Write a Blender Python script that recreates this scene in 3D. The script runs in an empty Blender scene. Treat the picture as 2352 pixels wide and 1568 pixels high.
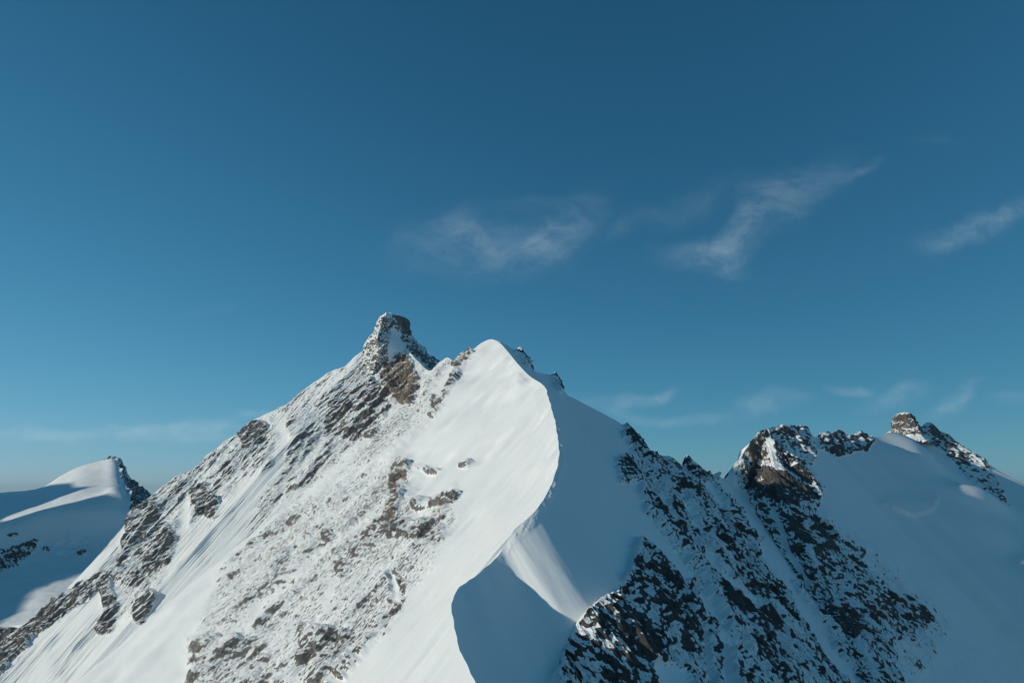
import bpy, math, time
import numpy as np
T0 = time.time()
R = math.radians
scene = bpy.context.scene

# ------------------------------------------------------------------ camera
F = 1568.0                 # focal length in units of the 2352 x 1568 layout grid (24 mm lens)
CX, CY = 1176.0, 784.0
HORIZON = 1140.0
PITCH = math.atan((HORIZON - CY) / F)
SP, CP = math.sin(PITCH), math.cos(PITCH)
cam_data = bpy.data.cameras.new('camera')
cam = bpy.data.objects.new('camera', cam_data)
scene.collection.objects.link(cam)
cam.location = (0, 0, 0)
cam.rotation_euler = (math.pi / 2 + PITCH, 0, 0)
cam_data.sensor_width = 36.0
cam_data.lens = 24.0
cam_data.clip_start = 1.0
cam_data.clip_end = 60000.0
scene.camera = cam

# ------------------------------------------------------------------ sun and sky
SUN_ELEV = R(14.0)
SUN_BEHIND = R(25.0)       # the sun stands to the left, this far behind the picture plane
S = np.array([-math.cos(SUN_BEHIND) * math.cos(SUN_ELEV), -math.sin(SUN_BEHIND) * math.cos(SUN_ELEV), math.sin(SUN_ELEV)])
sun_data = bpy.data.lights.new('sun', 'SUN')
sun_data.energy = 3.1
sun_data.angle = R(0.53)
sun_data.color = (1.0, 0.94, 0.82)
sun = bpy.data.objects.new('sun', sun_data)
scene.collection.objects.link(sun)
from mathutils import Vector
sun.rotation_euler = Vector(S).to_track_quat('Z', 'Y').to_euler()
sun.location = (S * 3000).tolist()

world = bpy.data.worlds.new('World')
scene.world = world
world.use_nodes = True
wt = world.node_tree
wt.nodes.clear()
def wn(t, **k):
    n = wt.nodes.new(t)
    for a, b in k.items():
        setattr(n, a, b)
    return n
wl = wt.links.new
w_out = wn('ShaderNodeOutputWorld')
w_bg = wn('ShaderNodeBackground')
w_bg.inputs['Strength'].default_value = 0.107
sky = wn('ShaderNodeTexSky')
sky.sky_type = 'NISHITA'
sky.sun_disc = False
sky.sun_elevation = SUN_ELEV
# sun_rotation turns clockwise seen from above, 0 = +Y
sky.sun_rotation = math.atan2(-S[0], S[1])
sky.altitude = 3800
sky.air_density = 1.0
sky.dust_density = 0.6
sky.ozone_density = 3.0
# one grade over the whole sky: red by a power law, green and blue by a soft shoulder
w_sep = wn('ShaderNodeSeparateColor'); w_cmb = wn('ShaderNodeCombineColor')
wl(sky.outputs[0], w_sep.inputs[0])
def wmath(op, a_, b_):
    m_ = wn('ShaderNodeMath', operation=op)
    for i_, q_ in enumerate((a_, b_)):
        if isinstance(q_, (int, float)): m_.inputs[i_].default_value = q_
        else: wl(q_, m_.inputs[i_])
    return m_.outputs[0]
r_ = wmath('MULTIPLY', w_sep.outputs[0], 0.1)
wl(wmath('MULTIPLY', wmath('POWER', r_, 1.18), 6.5), w_cmb.inputs[0])
for k, (ga, kn) in ((1, (1.15, 1.08)), (2, (1.17, 0.95))):
    x_ = wmath('MULTIPLY', w_sep.outputs[k], 0.1)
    wl(wmath('DIVIDE', wmath('MULTIPLY', x_, ga * 10.0), wmath('ADD', wmath('MULTIPLY', x_, kn), 1.0)), w_cmb.inputs[k])

# thin cirrus: soft elongated veils in the sky, torn into wisps by noise
def sky_uv(px, py):
    X = (px - CX) / F; Y = (CY - py) / F; dy = CP - Y * SP
    return X / dy, (SP + Y * CP) / dy
CIRRUS = [(1030, 545, 100, 50, 15, .38), (1075, 520, 50, 26, -20, .35), (1190, 575, 120, 42, 10, .50), (1240, 560, 50, 40, 60, .30), (1310, 512, 90, 40, 38, .36), (1215, 480, 60, 20, 10, .16),
          (1610, 578, 85, 30, 5, .62), (1690, 555, 75, 38, 40, .55), (1640, 610, 70, 20, -10, .2), (1760, 490, 120, 40, 42, .34), (1845, 440, 120, 36, 30, .30), (1790, 415, 120, 26, 12, .16), (1985, 388, 46, 12, 25, .34), (1560, 470, 130, 24, 22, .18), (1440, 508, 40, 16, 50, .14),
          (2170, 552, 80, 22, 10, .36), (2245, 525, 80, 20, 22, .52), (2340, 483, 80, 18, 28, .46), (1422, 930, 30, 14, 30, .42), (1520, 910, 46, 9, 12, .50), (1472, 919, 30, 11, 10, .34), (1765, 930, 60, 18, 8, .38), (1570, 966, 110, 9, 0, .30), (1380, 940, 70, 14, -20, .2), (2050, 915, 76, 18, 15, .34), (2190, 915, 52, 14, 38, .48), (1942, 897, 36, 9, 0, .34), (2330, 910, 40, 10, 0, .25),
          (390, 983, 170, 10, 2, .55), (120, 1000, 110, 9, 0, .42), (505, 965, 46, 10, 5, .38), (600, 942, 50, 7, 0, .35), (440, 1002, 150, 9, 0, .45), (30, 1010, 60, 8, 0, .4), (2155, 315, 40, 12, -5, .10), (480, 710, 46, 12, 10, .10)]
tc = wn('ShaderNodeTexCoord'); sx = wn('ShaderNodeSeparateXYZ'); wl(tc.outputs['Generated'], sx.inputs[0])
ymax = wn('ShaderNodeMath', operation='MAXIMUM'); ymax.inputs[1].default_value = 0.02; wl(sx.outputs['Y'], ymax.inputs[0])
du = wn('ShaderNodeMath', operation='DIVIDE'); dv = wn('ShaderNodeMath', operation='DIVIDE')
wl(sx.outputs['X'], du.inputs[0]); wl(ymax.outputs[0], du.inputs[1]); wl(sx.outputs['Z'], dv.inputs[0]); wl(ymax.outputs[0], dv.inputs[1])
uv = wn('ShaderNodeCombineXYZ'); wl(du.outputs[0], uv.inputs[0]); wl(dv.outputs[0], uv.inputs[1])
wob = wn('ShaderNodeTexNoise'); wob.inputs['Scale'].default_value = 9.0; wob.inputs['Detail'].default_value = 5; wl(uv.outputs[0], wob.inputs['Vector'])
wsub = wn('ShaderNodeVectorMath', operation='SUBTRACT'); wsub.inputs[1].default_value = (.5, .5, .5); wl(wob.outputs['Color'], wsub.inputs[0])
wsc = wn('ShaderNodeVectorMath', operation='MULTIPLY'); wsc.inputs[1].default_value = (.11, .06, 0); wl(wsub.outputs[0], wsc.inputs[0])
wuv = wn('ShaderNodeVectorMath', operation='ADD'); wl(uv.outputs[0], wuv.inputs[0]); wl(wsc.outputs[0], wuv.inputs[1])
acc = None
for cx_, cy_, rx_, ry_, an_, st_ in CIRRUS:
    if cy_ > 880: st_ *= 1.7
    u0, v0 = sky_uv(cx_, cy_)
    mp = wn('ShaderNodeMapping', vector_type='TEXTURE')
    mp.inputs['Location'].default_value = (u0, v0, 0); mp.inputs['Rotation'].default_value = (0, 0, R(an_)); mp.inputs['Scale'].default_value = (rx_ / F * 1.1, ry_ / F * 1.25, 1)
    wl((wuv if ry_ > 12 else wuv).outputs[0], mp.inputs['Vector'])
    ln = wn('ShaderNodeVectorMath', operation='LENGTH'); wl(mp.outputs[0], ln.inputs[0])
    mr = wn('ShaderNodeMapRange', interpolation_type='SMOOTHERSTEP'); mr.inputs['From Min'].default_value = 1.9; mr.inputs['From Max'].default_value = 0.0; mr.inputs['To Max'].default_value = st_
    wl(ln.outputs['Value'], mr.inputs['Value'])
    if acc is None: acc = mr.outputs[0]
    else:
        ad = wn('ShaderNodeMath', operation='ADD'); wl(acc, ad.inputs[0]); wl(mr.outputs[0], ad.inputs[1]); acc = ad.outputs[0]
wm = wn('ShaderNodeMapping'); wm.inputs['Rotation'].default_value = (0, 0, R(-50)); wm.inputs['Scale'].default_value = (14, 26, 1); wl(wuv.outputs[0], wm.inputs['Vector'])
wisp = wn('ShaderNodeTexNoise'); wisp.inputs['Scale'].default_value = 1.0; wisp.inputs['Detail'].default_value = 9; wisp.inputs['Roughness'].default_value = .66; wisp.inputs['Distortion'].default_value = .2; wl(wm.outputs[0], wisp.inputs['Vector'])
wr = wn('ShaderNodeMapRange'); wr.inputs['From Min'].default_value = .38; wr.inputs['From Max'].default_value = .74; wr.inputs['To Min'].default_value = .16; wl(wisp.outputs[0], wr.inputs['Value'])
cf = wn('ShaderNodeMath', operation='MULTIPLY'); wl(acc, cf.inputs[0]); wl(wr.outputs[0], cf.inputs[1])
cf2 = wn('ShaderNodeMath', operation='MULTIPLY', use_clamp=True); cf2.inputs[1].default_value = 0.34; wl(cf.outputs[0], cf2.inputs[0])
w_mix = wn('ShaderNodeMix', data_type='RGBA'); wl(cf2.outputs[0], w_mix.inputs[0]); wl(w_cmb.outputs[0], w_mix.inputs[6]); w_mix.inputs[7].default_value = (5.4, 6.6, 7.2, 1)
wl(w_mix.outputs[2], w_bg.inputs['Color'])
wl(w_bg.outputs[0], w_out.inputs['Surface'])

vs = scene.view_settings
vs.view_transform = 'Standard'
vs.look = 'None'
vs.exposure = 0.0
vs.gamma = 1.0
vs.use_curve_mapping = False
scene.display_settings.display_device = 'sRGB'
scene.cycles.max_bounces = 6
scene.cycles.diffuse_bounces = 3
scene.cycles.use_denoising = True

# ------------------------------------------------------------------ maths helpers
_rng = np.random.RandomState(7)
_perm = np.concatenate([_rng.permutation(256)] * 3).astype(np.int32)
_g = _rng.normal(size=(256, 3)); _g /= np.linalg.norm(_g, axis=1)[:, None]
_g = _g.astype(np.float32)

def perlin(x, y, z):
    x = np.asarray(x, np.float32); y = np.asarray(y, np.float32); z = np.asarray(z, np.float32)
    xi = np.floor(x).astype(np.int32); yi = np.floor(y).astype(np.int32); zi = np.floor(z).astype(np.int32)
    xf = x - xi; yf = y - yi; zf = z - zi
    xi &= 255; yi &= 255; zi &= 255
    u = xf * xf * xf * (xf * (xf * 6 - 15) + 10)
    v = yf * yf * yf * (yf * (yf * 6 - 15) + 10)
    w = zf * zf * zf * (zf * (zf * 6 - 15) + 10)
    def corner(a, b, c):
        h = _perm[_perm[_perm[xi + a] + yi + b] + zi + c]
        g = _g[h]
        return g[..., 0] * (xf - a) + g[..., 1] * (yf - b) + g[..., 2] * (zf - c)
    def lerp(a, b, t): return a + t * (b - a)
    x00 = lerp(corner(0, 0, 0), corner(1, 0, 0), u); x10 = lerp(corner(0, 1, 0), corner(1, 1, 0), u)
    x01 = lerp(corner(0, 0, 1), corner(1, 0, 1), u); x11 = lerp(corner(0, 1, 1), corner(1, 1, 1), u)
    return lerp(lerp(x00, x10, v), lerp(x01, x11, v), w) * 1.5

def fbm(x, y, z, octaves=4, gain=0.5, ridged=False):
    s = 0.0; a = 1.0; t = 0.0
    for k in range(octaves):
        n = perlin(x * 2 ** k + 17.3 * k, y * 2 ** k - 9.1 * k, z * 2 ** k + 4.7 * k)
        if ridged: n = 1 - 2 * np.abs(n)
        s = s + a * n; t += a; a *= gain
    return s / t

def sstep(a, b, x):
    t = np.clip((x - a) / (b - a), 0, 1)
    return t * t * (3 - 2 * t)

def catmull(xs, ys, q):
    """C1 cubic through (xs, ys) with monotone-safe finite difference tangents; ys may be (n, k)."""
    xs = np.asarray(xs, float); ys = np.asarray(ys, float)
    if ys.ndim == 1: ys = ys[:, None]; squeeze = True
    else: squeeze = False
    d = np.diff(ys, axis=0) / np.diff(xs)[:, None]
    m = np.empty_like(ys)
    m[0] = d[0]; m[-1] = d[-1]
    h = np.diff(xs)[:, None]
    m[1:-1] = (d[:-1] * h[1:] + d[1:] * h[:-1]) / (h[1:] + h[:-1])
    q = np.clip(q, xs[0], xs[-1])
    i = np.clip(np.searchsorted(xs, q, side='right') - 1, 0, len(xs) - 2)
    hh = (xs[i + 1] - xs[i]); t = (q - xs[i]) / hh
    t = t[:, None]; hh = hh[:, None]
    r = (2 * t**3 - 3 * t**2 + 1) * ys[i] + (t**3 - 2 * t**2 + t) * hh * m[i] + (-2 * t**3 + 3 * t**2) * ys[i + 1] + (t**3 - t**2) * hh * m[i + 1]
    return r[:, 0] if squeeze else r

def ray(px, py):
    """direction of the sight line through a layout point, scaled to y = 1"""
    X = (np.asarray(px, float) - CX) / F; Y = (CY - np.asarray(py, float)) / F
    dy = CP - Y * SP
    return np.stack([X / dy, np.ones_like(X), (SP + Y * CP) / dy], -1)

def place(px, py, D):
    return ray(px, py) * np.asarray(D, float)[..., None]

def project(P):
    a = P[..., 1] * CP + P[..., 2] * SP
    b = -P[..., 1] * SP + P[..., 2] * CP
    a = np.maximum(a, 1e-3)
    return CX + F * P[..., 0] / a, CY - F * b / a

def plane_depth(px, py, n, P0):
    return float(np.dot(n, P0)) / (ray(px, py) @ np.asarray(n, float))

def grid_normals(P):
    du = np.gradient(P, axis=0); dv = np.gradient(P, axis=1)
    n = np.cross(du, dv)
    n /= np.maximum(np.linalg.norm(n, axis=-1, keepdims=True), 1e-9)
    flip = n[..., 2] < 0
    n[flip] *= -1
    return n

def poly_sd(px, py, poly):
    """signed distance to a polygon, positive inside"""
    poly = np.asarray(poly, np.float32)
    d = np.full(px.shape, 1e9, np.float32); inside = np.zeros(px.shape, bool)
    n = len(poly)
    for i in range(n):
        ax, ay = poly[i]; bx, by = poly[(i + 1) % n]
        ex, ey = bx - ax, by - ay
        wx, wy = px - ax, py - ay
        t = np.clip((wx * ex + wy * ey) / max(ex * ex + ey * ey, 1e-6), 0, 1)
        d = np.minimum(d, (wx - t * ex) ** 2 + (wy - t * ey) ** 2)
        if by != ay:
            c = ((py >= ay) != (py >= by)) & (px < ex * (py - ay) / (by - ay) + ax)
            inside ^= c
    d = np.sqrt(d)
    return np.where(inside, d, -d)

def line_sd(px, py, line, w):
    d = np.full(px.shape, 1e9, np.float32)
    for (ax, ay), (bx, by) in zip(line[:-1], line[1:]):
        ex, ey = bx - ax, by - ay
        wx, wy = px - ax, py - ay
        t = np.clip((wx * ex + wy * ey) / max(ex * ex + ey * ey, 1e-6), 0, 1)
        d = np.minimum(d, (wx - t * ex) ** 2 + (wy - t * ey) ** 2)
    return w - np.sqrt(d)

# ------------------------------------------------------------------ materials
def mountain_material(name, rock_a, rock_b, rock_c, scale=1.0, snow=(0.87, 0.888, 0.865), fall=(0, 0, -1), grain=0.8, jit=3.0, stretch=2.6):
    m = bpy.data.materials.new(name); m.use_nodes = True
    t = m.node_tree; t.nodes.clear(); L = t.links.new
    def node(k, **kw):
        n = t.nodes.new(k)
        for a, b in kw.items(): setattr(n, a, b)
        return n
    out = node('ShaderNodeOutputMaterial'); bs = node('ShaderNodeBsdfPrincipled')
    geo = node('ShaderNodeNewGeometry')
    mp = node('ShaderNodeVectorMath', operation='SCALE'); mp.inputs['Scale'].default_value = 1.0 / scale
    L(geo.outputs['Position'], mp.inputs[0])
    rk = node('ShaderNodeAttribute', attribute_name='rock'); ro = node('ShaderNodeAttribute', attribute_name='rough'); tn = node('ShaderNodeAttribute', attribute_name='tone')
    n1 = node('ShaderNodeTexNoise'); n1.inputs['Scale'].default_value = grain; n1.inputs['Detail'].default_value = 4; n1.inputs['Roughness'].default_value = 0.62
    f_ = Vector(fall).normalized()
    dt = node('ShaderNodeVectorMath', operation='DOT_PRODUCT'); L(mp.outputs[0], dt.inputs[0]); dt.inputs[1].default_value = f_
    ds = node('ShaderNodeMath', operation='MULTIPLY'); L(dt.outputs['Value'], ds.inputs[0]); ds.inputs[1].default_value = 1 - 1 / stretch
    dvv = node('ShaderNodeVectorMath', operation='SCALE'); dvv.inputs[0].default_value = f_; L(ds.outputs[0], dvv.inputs['Scale'])
    an_ = node('ShaderNodeVectorMath', operation='SUBTRACT'); L(mp.outputs[0], an_.inputs[0]); L(dvv.outputs[0], an_.inputs[1])
    L(an_.outputs[0], n1.inputs['Vector'])
    # rock or snow: the surveyed cover, broken up at the edge by fine noise
    j = node('ShaderNodeMath', operation='MULTIPLY_ADD'); j.inputs[1].default_value = jit; j.inputs[2].default_value = -.5 * jit
    L(n1.outputs[0], j.inputs[0])
    jm = node('ShaderNodeMath', operation='MULTIPLY'); L(j.outputs[0], jm.inputs[0])
    jg = node('ShaderNodeMapRange', interpolation_type='SMOOTHSTEP'); L(rk.outputs['Fac'], jg.inputs['Value']); jg.inputs['From Min'].default_value = 0.0; jg.inputs['From Max'].default_value = 0.25
    L(jg.outputs[0], jm.inputs[1])
    ad = node('ShaderNodeMath', operation='ADD'); L(rk.outputs['Fac'], ad.inputs[0]); L(jm.outputs[0], ad.inputs[1])
    mr = node('ShaderNodeMapRange', interpolation_type='SMOOTHSTEP'); mr.inputs['From Min'].default_value = 0.34; mr.inputs['From Max'].default_value = 0.66
    L(ad.outputs[0], mr.inputs['Value'])
    # thin dusting: grains of rock showing through the snow
    du_ = node('ShaderNodeAttribute', attribute_name='dust')
    n5 = node('ShaderNodeTexNoise'); n5.inputs['Scale'].default_value = grain * 1.25; n5.inputs['Detail'].default_value = 3; n5.inputs['Roughness'].default_value = .6
    L(an_.outputs[0], n5.inputs['Vector'])
    th = node('ShaderNodeMath', operation='MULTIPLY_ADD'); L(du_.outputs['Fac'], th.inputs[0]); th.inputs[1].default_value = .30; th.inputs[2].default_value = -.26
    sm_ = node('ShaderNodeMath', operation='ADD'); L(n5.outputs[0], sm_.inputs[0]); L(th.outputs[0], sm_.inputs[1])
    dm_ = node('ShaderNodeMapRange', interpolation_type='SMOOTHSTEP'); dm_.inputs['From Min'].default_value = .46; dm_.inputs['From Max'].default_value = .545; dm_.inputs['To Max'].default_value = .95; L(sm_.outputs[0], dm_.inputs['Value'])
    mk = node('ShaderNodeMath', operation='MAXIMUM'); L(mr.outputs[0], mk.inputs[0]); L(dm_.outputs[0], mk.inputs[1])
    # rock colour
    n2 = node('ShaderNodeTexNoise'); n2.inputs['Scale'].default_value = 0.16; n2.inputs['Detail'].default_value = 6; n2.inputs['Roughness'].default_value = 0.65
    L(mp.outputs[0], n2.inputs['Vector'])
    r1 = node('ShaderNodeValToRGB'); e = r1.color_ramp.elements
    e[0].position = 0.3; e[0].color = (*rock_a, 1); e[1].position = 0.7; e[1].color = (*rock_b, 1)
    L(n2.outputs[0], r1.inputs[0])
    mxb = node('ShaderNodeMix', data_type='RGBA'); L(tn.outputs['Fac'], mxb.inputs[0]); L(r1.outputs[0], mxb.inputs[6]); mxb.inputs[7].default_value = (*rock_c, 1)
    n3 = node('ShaderNodeTexNoise'); n3.inputs['Scale'].default_value = 0.9; n3.inputs['Detail'].default_value = 4
    L(mp.outputs[0], n3.inputs['Vector'])
    v3 = node('ShaderNodeMapRange'); v3.inputs['From Min'].default_value = 0.3; v3.inputs['From Max'].default_value = 0.7; v3.inputs['To Min'].default_value = 0.55; v3.inputs['To Max'].default_value = 1.35
    L(n3.outputs[0], v3.inputs['Value'])
    mv = node('ShaderNodeVectorMath', operation='SCALE'); L(mxb.outputs[2], mv.inputs[0]); L(v3.outputs[0], mv.inputs['Scale'])
    # snow colour, hardly varying
    n4 = node('ShaderNodeTexNoise'); n4.inputs['Scale'].default_value = 0.05; n4.inputs['Detail'].default_value = 3
    L(mp.outputs[0], n4.inputs['Vector'])
    r4 = node('ShaderNodeValToRGB'); e = r4.color_ramp.elements
    e[0].position = 0.3; e[0].color = (snow[0] * 0.965, snow[1] * 0.97, snow[2] * 0.975, 1); e[1].position = 0.7; e[1].color = (*snow, 1)
    L(n4.outputs[0], r4.inputs[0])
    mx = node('ShaderNodeMix', data_type='RGBA'); L(mk.outputs[0], mx.inputs[0]); L(r4.outputs[0], mx.inputs[6]); L(mv.outputs[0], mx.inputs[7])
    L(mx.outputs[2], bs.inputs['Base Color'])
    rg = node('ShaderNodeMapRange'); L(mk.outputs[0], rg.inputs['Value']); rg.inputs['To Min'].default_value = 0.62; rg.inputs['To Max'].default_value = 0.85
    L(rg.outputs[0], bs.inputs['Roughness'])
    bs.inputs['Specular IOR Level'].default_value = 0.25
    # fine relief
    bp = node('ShaderNodeBump'); bp.inputs['Distance'].default_value = 0.5 * scale
    st = node('ShaderNodeMapRange'); L(ro.outputs['Fac'], st.inputs['Value']); st.inputs['To Min'].default_value = 0.05; st.inputs['To Max'].default_value = 0.75
    hs_ = node('ShaderNodeMath', operation='ADD'); L(n1.outputs[0], hs_.inputs[0]); L(n5.outputs[0], hs_.inputs[1])
    L(st.outputs[0], bp.inputs['Strength']); L(hs_.outputs[0], bp.inputs['Height']); L(bp.outputs[0], bs.inputs['Normal'])
    L(bs.outputs[0], out.inputs['Surface'])
    return m

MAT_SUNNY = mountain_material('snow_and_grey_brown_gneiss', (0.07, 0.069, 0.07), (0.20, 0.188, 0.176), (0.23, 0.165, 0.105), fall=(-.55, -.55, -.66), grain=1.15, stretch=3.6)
MAT_SHADED = mountain_material('snow_and_shade_darkened_gneiss', (0.030, 0.031, 0.034), (0.07, 0.07, 0.072), (0.10, 0.085, 0.07), fall=(.53, -.46, -.72), grain=0.9, jit=1.7, stretch=3.4)  # shaded side: rock colour darkened to carry its blackness in shade
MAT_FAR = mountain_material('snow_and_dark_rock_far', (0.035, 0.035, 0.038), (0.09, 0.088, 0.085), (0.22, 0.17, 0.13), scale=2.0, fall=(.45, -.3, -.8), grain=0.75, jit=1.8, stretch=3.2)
MAT_GLACIER = mountain_material('glacier_snow', (0.04, 0.04, 0.042), (0.10, 0.10, 0.10), (0.30, 0.33, 0.32), scale=3.0)

# ------------------------------------------------------------------ mesh helpers
def link_mesh(name, verts, faces, attrs, mat, parent=None, smooth=True, facet=None):
    me = bpy.data.meshes.new(name)
    nv, nf = len(verts), len(faces)
    me.vertices.add(nv); me.vertices.foreach_set('co', np.ascontiguousarray(verts, np.float32).ravel())
    k = faces.shape[1]
    me.loops.add(nf * k); me.loops.foreach_set('vertex_index', np.ascontiguousarray(faces, np.int32).ravel())
    me.polygons.add(nf); me.polygons.foreach_set('loop_start', np.arange(0, nf * k, k, dtype=np.int32))
    me.polygons.foreach_set('use_smooth', np.full(nf, smooth) if facet is None else ~facet)
    for n, a in attrs.items():
        at = me.attributes.new(n, 'FLOAT', 'POINT'); at.data.foreach_set('value', np.ascontiguousarray(a, np.float32).ravel())
    me.update(calc_edges=True); me.validate()
    me.materials.append(mat)
    o = bpy.data.objects.new(name, me)
    scene.collection.objects.link(o)
    if parent: o.parent = parent
    return o

def split_patch(P, attrs, labels, specs, mat, parent):
    """one grid of points -> one mesh per label; specs[k] = (name, label text or None, material or None)"""
    nu, nv = P.shape[:2]
    idx = np.arange(nu * nv, dtype=np.int32).reshape(nu, nv)
    q = np.stack([idx[:-1, :-1], idx[1:, :-1], idx[1:, 1:], idx[:-1, 1:]], -1).reshape(-1, 4)
    lab = labels[:-1, :-1].ravel()
    V = P.reshape(-1, 3)
    out = []
    for k, sp in enumerate(specs):
        f = q[lab == k]
        if len(f) < 4: continue
        used = np.unique(f); re = np.full(nu * nv, -1, np.int32); re[used] = np.arange(len(used))
        rf = attrs['rough'].reshape(-1)[f[:, 0]] > .5 if 'rough' in attrs else None
        o = link_mesh(sp[0], V[used], re[f], {n: a.reshape(-1)[used] for n, a in attrs.items()}, sp[2] or mat, parent, True, rf)
        if sp[1]: o['label'] = sp[1]
        out.append(o)
    return out

def density_map(px, py, fields, warp_amp=14, warp_scale=60, seed=0.0):
    """fields: (polygon or (line, width), density, softness, mode)"""
    wx = px + warp_amp * fbm(px / warp_scale + seed, py / warp_scale, np.full_like(px, 3.1 + seed), 4, 0.6)
    wy = py + warp_amp * fbm(px / warp_scale - seed, py / warp_scale + 7.7, np.full_like(px, 8.3 - seed), 4, 0.6)
    d = np.zeros_like(px)
    for f in fields:
        shape, dens, soft = f[:3]
        mode = f[3] if len(f) > 3 else 'max'
        line = isinstance(shape, tuple)
        pts = np.array(shape[0] if line else shape, float)
        pad = soft + warp_amp + (shape[1] if line else 0)
        sel = (wx > pts[:, 0].min() - pad) & (wx < pts[:, 0].max() + pad) & (wy > pts[:, 1].min() - pad) & (wy < pts[:, 1].max() + pad)
        if not sel.any(): continue
        sd = line_sd(wx[sel], wy[sel], shape[0], shape[1]) if line else poly_sd(wx[sel], wy[sel], shape)
        w = sstep(-soft, soft, sd)
        cur = d[sel]
        if mode == 'max': d[sel] = np.maximum(cur, dens * w)
        else: d[sel] = cur * (1 - w) + dens * w
    return d

def blob(cx, cy, rx, ry, ang=0, n=9, seed=1):
    rr = np.random.RandomState(seed)
    a = np.linspace(0, 2 * np.pi, n, endpoint=False) + rr.uniform(-.2, .2, n)
    r = rr.uniform(.7, 1.15, n); c, s = math.cos(R(ang)), math.sin(R(ang))
    x, y = rx * r * np.cos(a), ry * r * np.sin(a)
    return [(cx + x_ * c - y_ * s, cy + x_ * s + y_ * c) for x_, y_ in zip(x, y)]

def ruled_patch(top, cols, nu, nv, dense=None):
    """top: (px, py, D) crest points; cols: (crest index, azimuth of fall in degrees from +x towards +y, m0, m1, lambda, length)
    -> points (nu, nv, 3), s (metres along the crest), d (metres down the fall), base grid of (crest sample, row)"""
    top = np.array(top, float)
    chord = np.concatenate([[0], np.cumsum(np.hypot(np.diff(top[:, 0]), np.diff(top[:, 1])) + 1e-3)])
    q = np.linspace(0, chord[-1], nu)
    if dense:      # (first crest index, last crest index, factor): finer columns there
        g = np.linspace(0, chord[-1], 4000); w = np.where((g > chord[dense[0]]) & (g < chord[dense[1]]), dense[2], 1.0)
        cw = np.concatenate([[0], np.cumsum(.5 * (w[1:] + w[:-1]))]); q = np.interp(np.linspace(0, cw[-1], nu), cw, g)
    tp = catmull(chord, np.column_stack([top[:, 0], top[:, 1], 1 / top[:, 2]]), q)
    C = place(tp[:, 0], tp[:, 1], 1 / tp[:, 2])
    cs = chord[[c[0] for c in cols]]
    par = catmull(cs, np.array([c[1:6] for c in cols], float), q)
    az, m0, m1, lam, Lh = par.T
    t = np.linspace(0, 1, nv)
    t = 0.75 * t + 0.25 * t ** 2
    d = Lh[:, None] * t[None, :]
    P = np.empty((nu, nv, 3))
    P[..., 0] = C[:, 0, None] + np.cos(R(1) * az)[:, None] * d
    P[..., 1] = C[:, 1, None] + np.sin(R(1) * az)[:, None] * d
    P[..., 2] = C[:, 2, None] - (m1[:, None] * d + ((m0 - m1) * lam)[:, None] * (1 - np.exp(-d / lam[:, None])))
    sm = np.concatenate([[0], np.cumsum(np.linalg.norm(np.diff(C, axis=0), axis=1))])
    return P, np.broadcast_to(sm[:, None], (nu, nv)), d, q / chord[-1], C, chord

def rank01(x, ref):
    s = np.sort(ref.ravel()[:: max(1, ref.size // 60000)])
    return np.searchsorted(s, x.ravel()).reshape(x.shape) / float(len(s))

def rock_relief(P, fall, seed=0.0, stretch=2.0, sizes=(40, 20, 10, 5, 2.6, 1.5), limit=None):
    """fractured relief in metres: ridged noise from big ribs to small flakes, drawn out along the fall line"""
    f = np.array(fall, float); f /= np.linalg.norm(f)
    Q_ = P - (P @ f)[..., None] * f * (1 - 1 / stretch)
    dist = np.linalg.norm(P, axis=-1)
    h = 0.0
    warp = fbm(Q_[..., 0] / 9 + seed, Q_[..., 1] / 9, Q_[..., 2] / 9, 3, .6)
    for k, sz_ in enumerate(sizes):
        pxs = sz_ / (dist / 683.0)
        w = sstep(1.0, 2.6, pxs) * (.34 + .66 * sstep(50, 9, pxs))
        x, y, z = (Q_[..., i] / sz_ + seed + 13.7 * k + .35 * warp for i in range(3))
        n = 1 - 2.2 * np.abs(perlin(x, y, z))
        n2 = perlin(x * 1.9 + 5, y * 1.9, z * 1.9)
        h = h + w * (n * .75 - .22 + n2 * .45) * sz_ * (.25 if sz_ > 8 else .30 if sz_ > 4 else .42)
    return h

def box(a, r):
    """moving average over a (2r+1) square"""
    for ax in (0, 1):
        a = np.swapaxes(a, 0, ax)
        c = np.cumsum(np.concatenate([np.repeat(a[:1], r + 1, 0), a, np.repeat(a[-1:], r, 0)], 0), 0)
        a = (c[2 * r + 1:] - c[:-2 * r - 1]) / (2 * r + 1)
        a = np.swapaxes(a, 0, ax)
    return a

def cover(P, dens, size, seed=0.0, up=(0.0, 0.0, 1.0), tilt=0.0, jitter=.35, win=24):
    """rock mask 0..1: rock where the relief is steeper than its surroundings and sheds the snow"""
    N = grid_normals(P)
    up = np.array(up, float); up /= np.linalg.norm(up)
    q = N @ up
    m = box(q, win); sd = np.sqrt(np.maximum(box((q - m) ** 2, win), 1e-5))
    q = (q - m) / (sd + .02)
    q = q + jitter * fbm(P[..., 0] / size * 1.6 + seed, P[..., 1] / size * .9, P[..., 2] / size * .9, 3, .6)
    sel = dens > .2
    u = rank01(q, q[sel] if sel.sum() > 500 else q)
    return sstep(.26, -.26, u - dens) * sstep(.02, .10, dens)

def tag(o, label, cat, kind='structure', group=None):
    o['label'] = label; o['category'] = cat; o['kind'] = kind
    if group: o['group'] = group

def empty(name, loc):
    o = bpy.data.objects.new(name, None); scene.collection.objects.link(o)
    return o

# ================================================================== 1 main mountain: sunlit side
mountain = empty('mountain', (0, 0, 0))
tag(mountain, 'snowy rock mountain with sharp curving snow ridge and dark stone tower on top', 'mountain')

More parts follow.
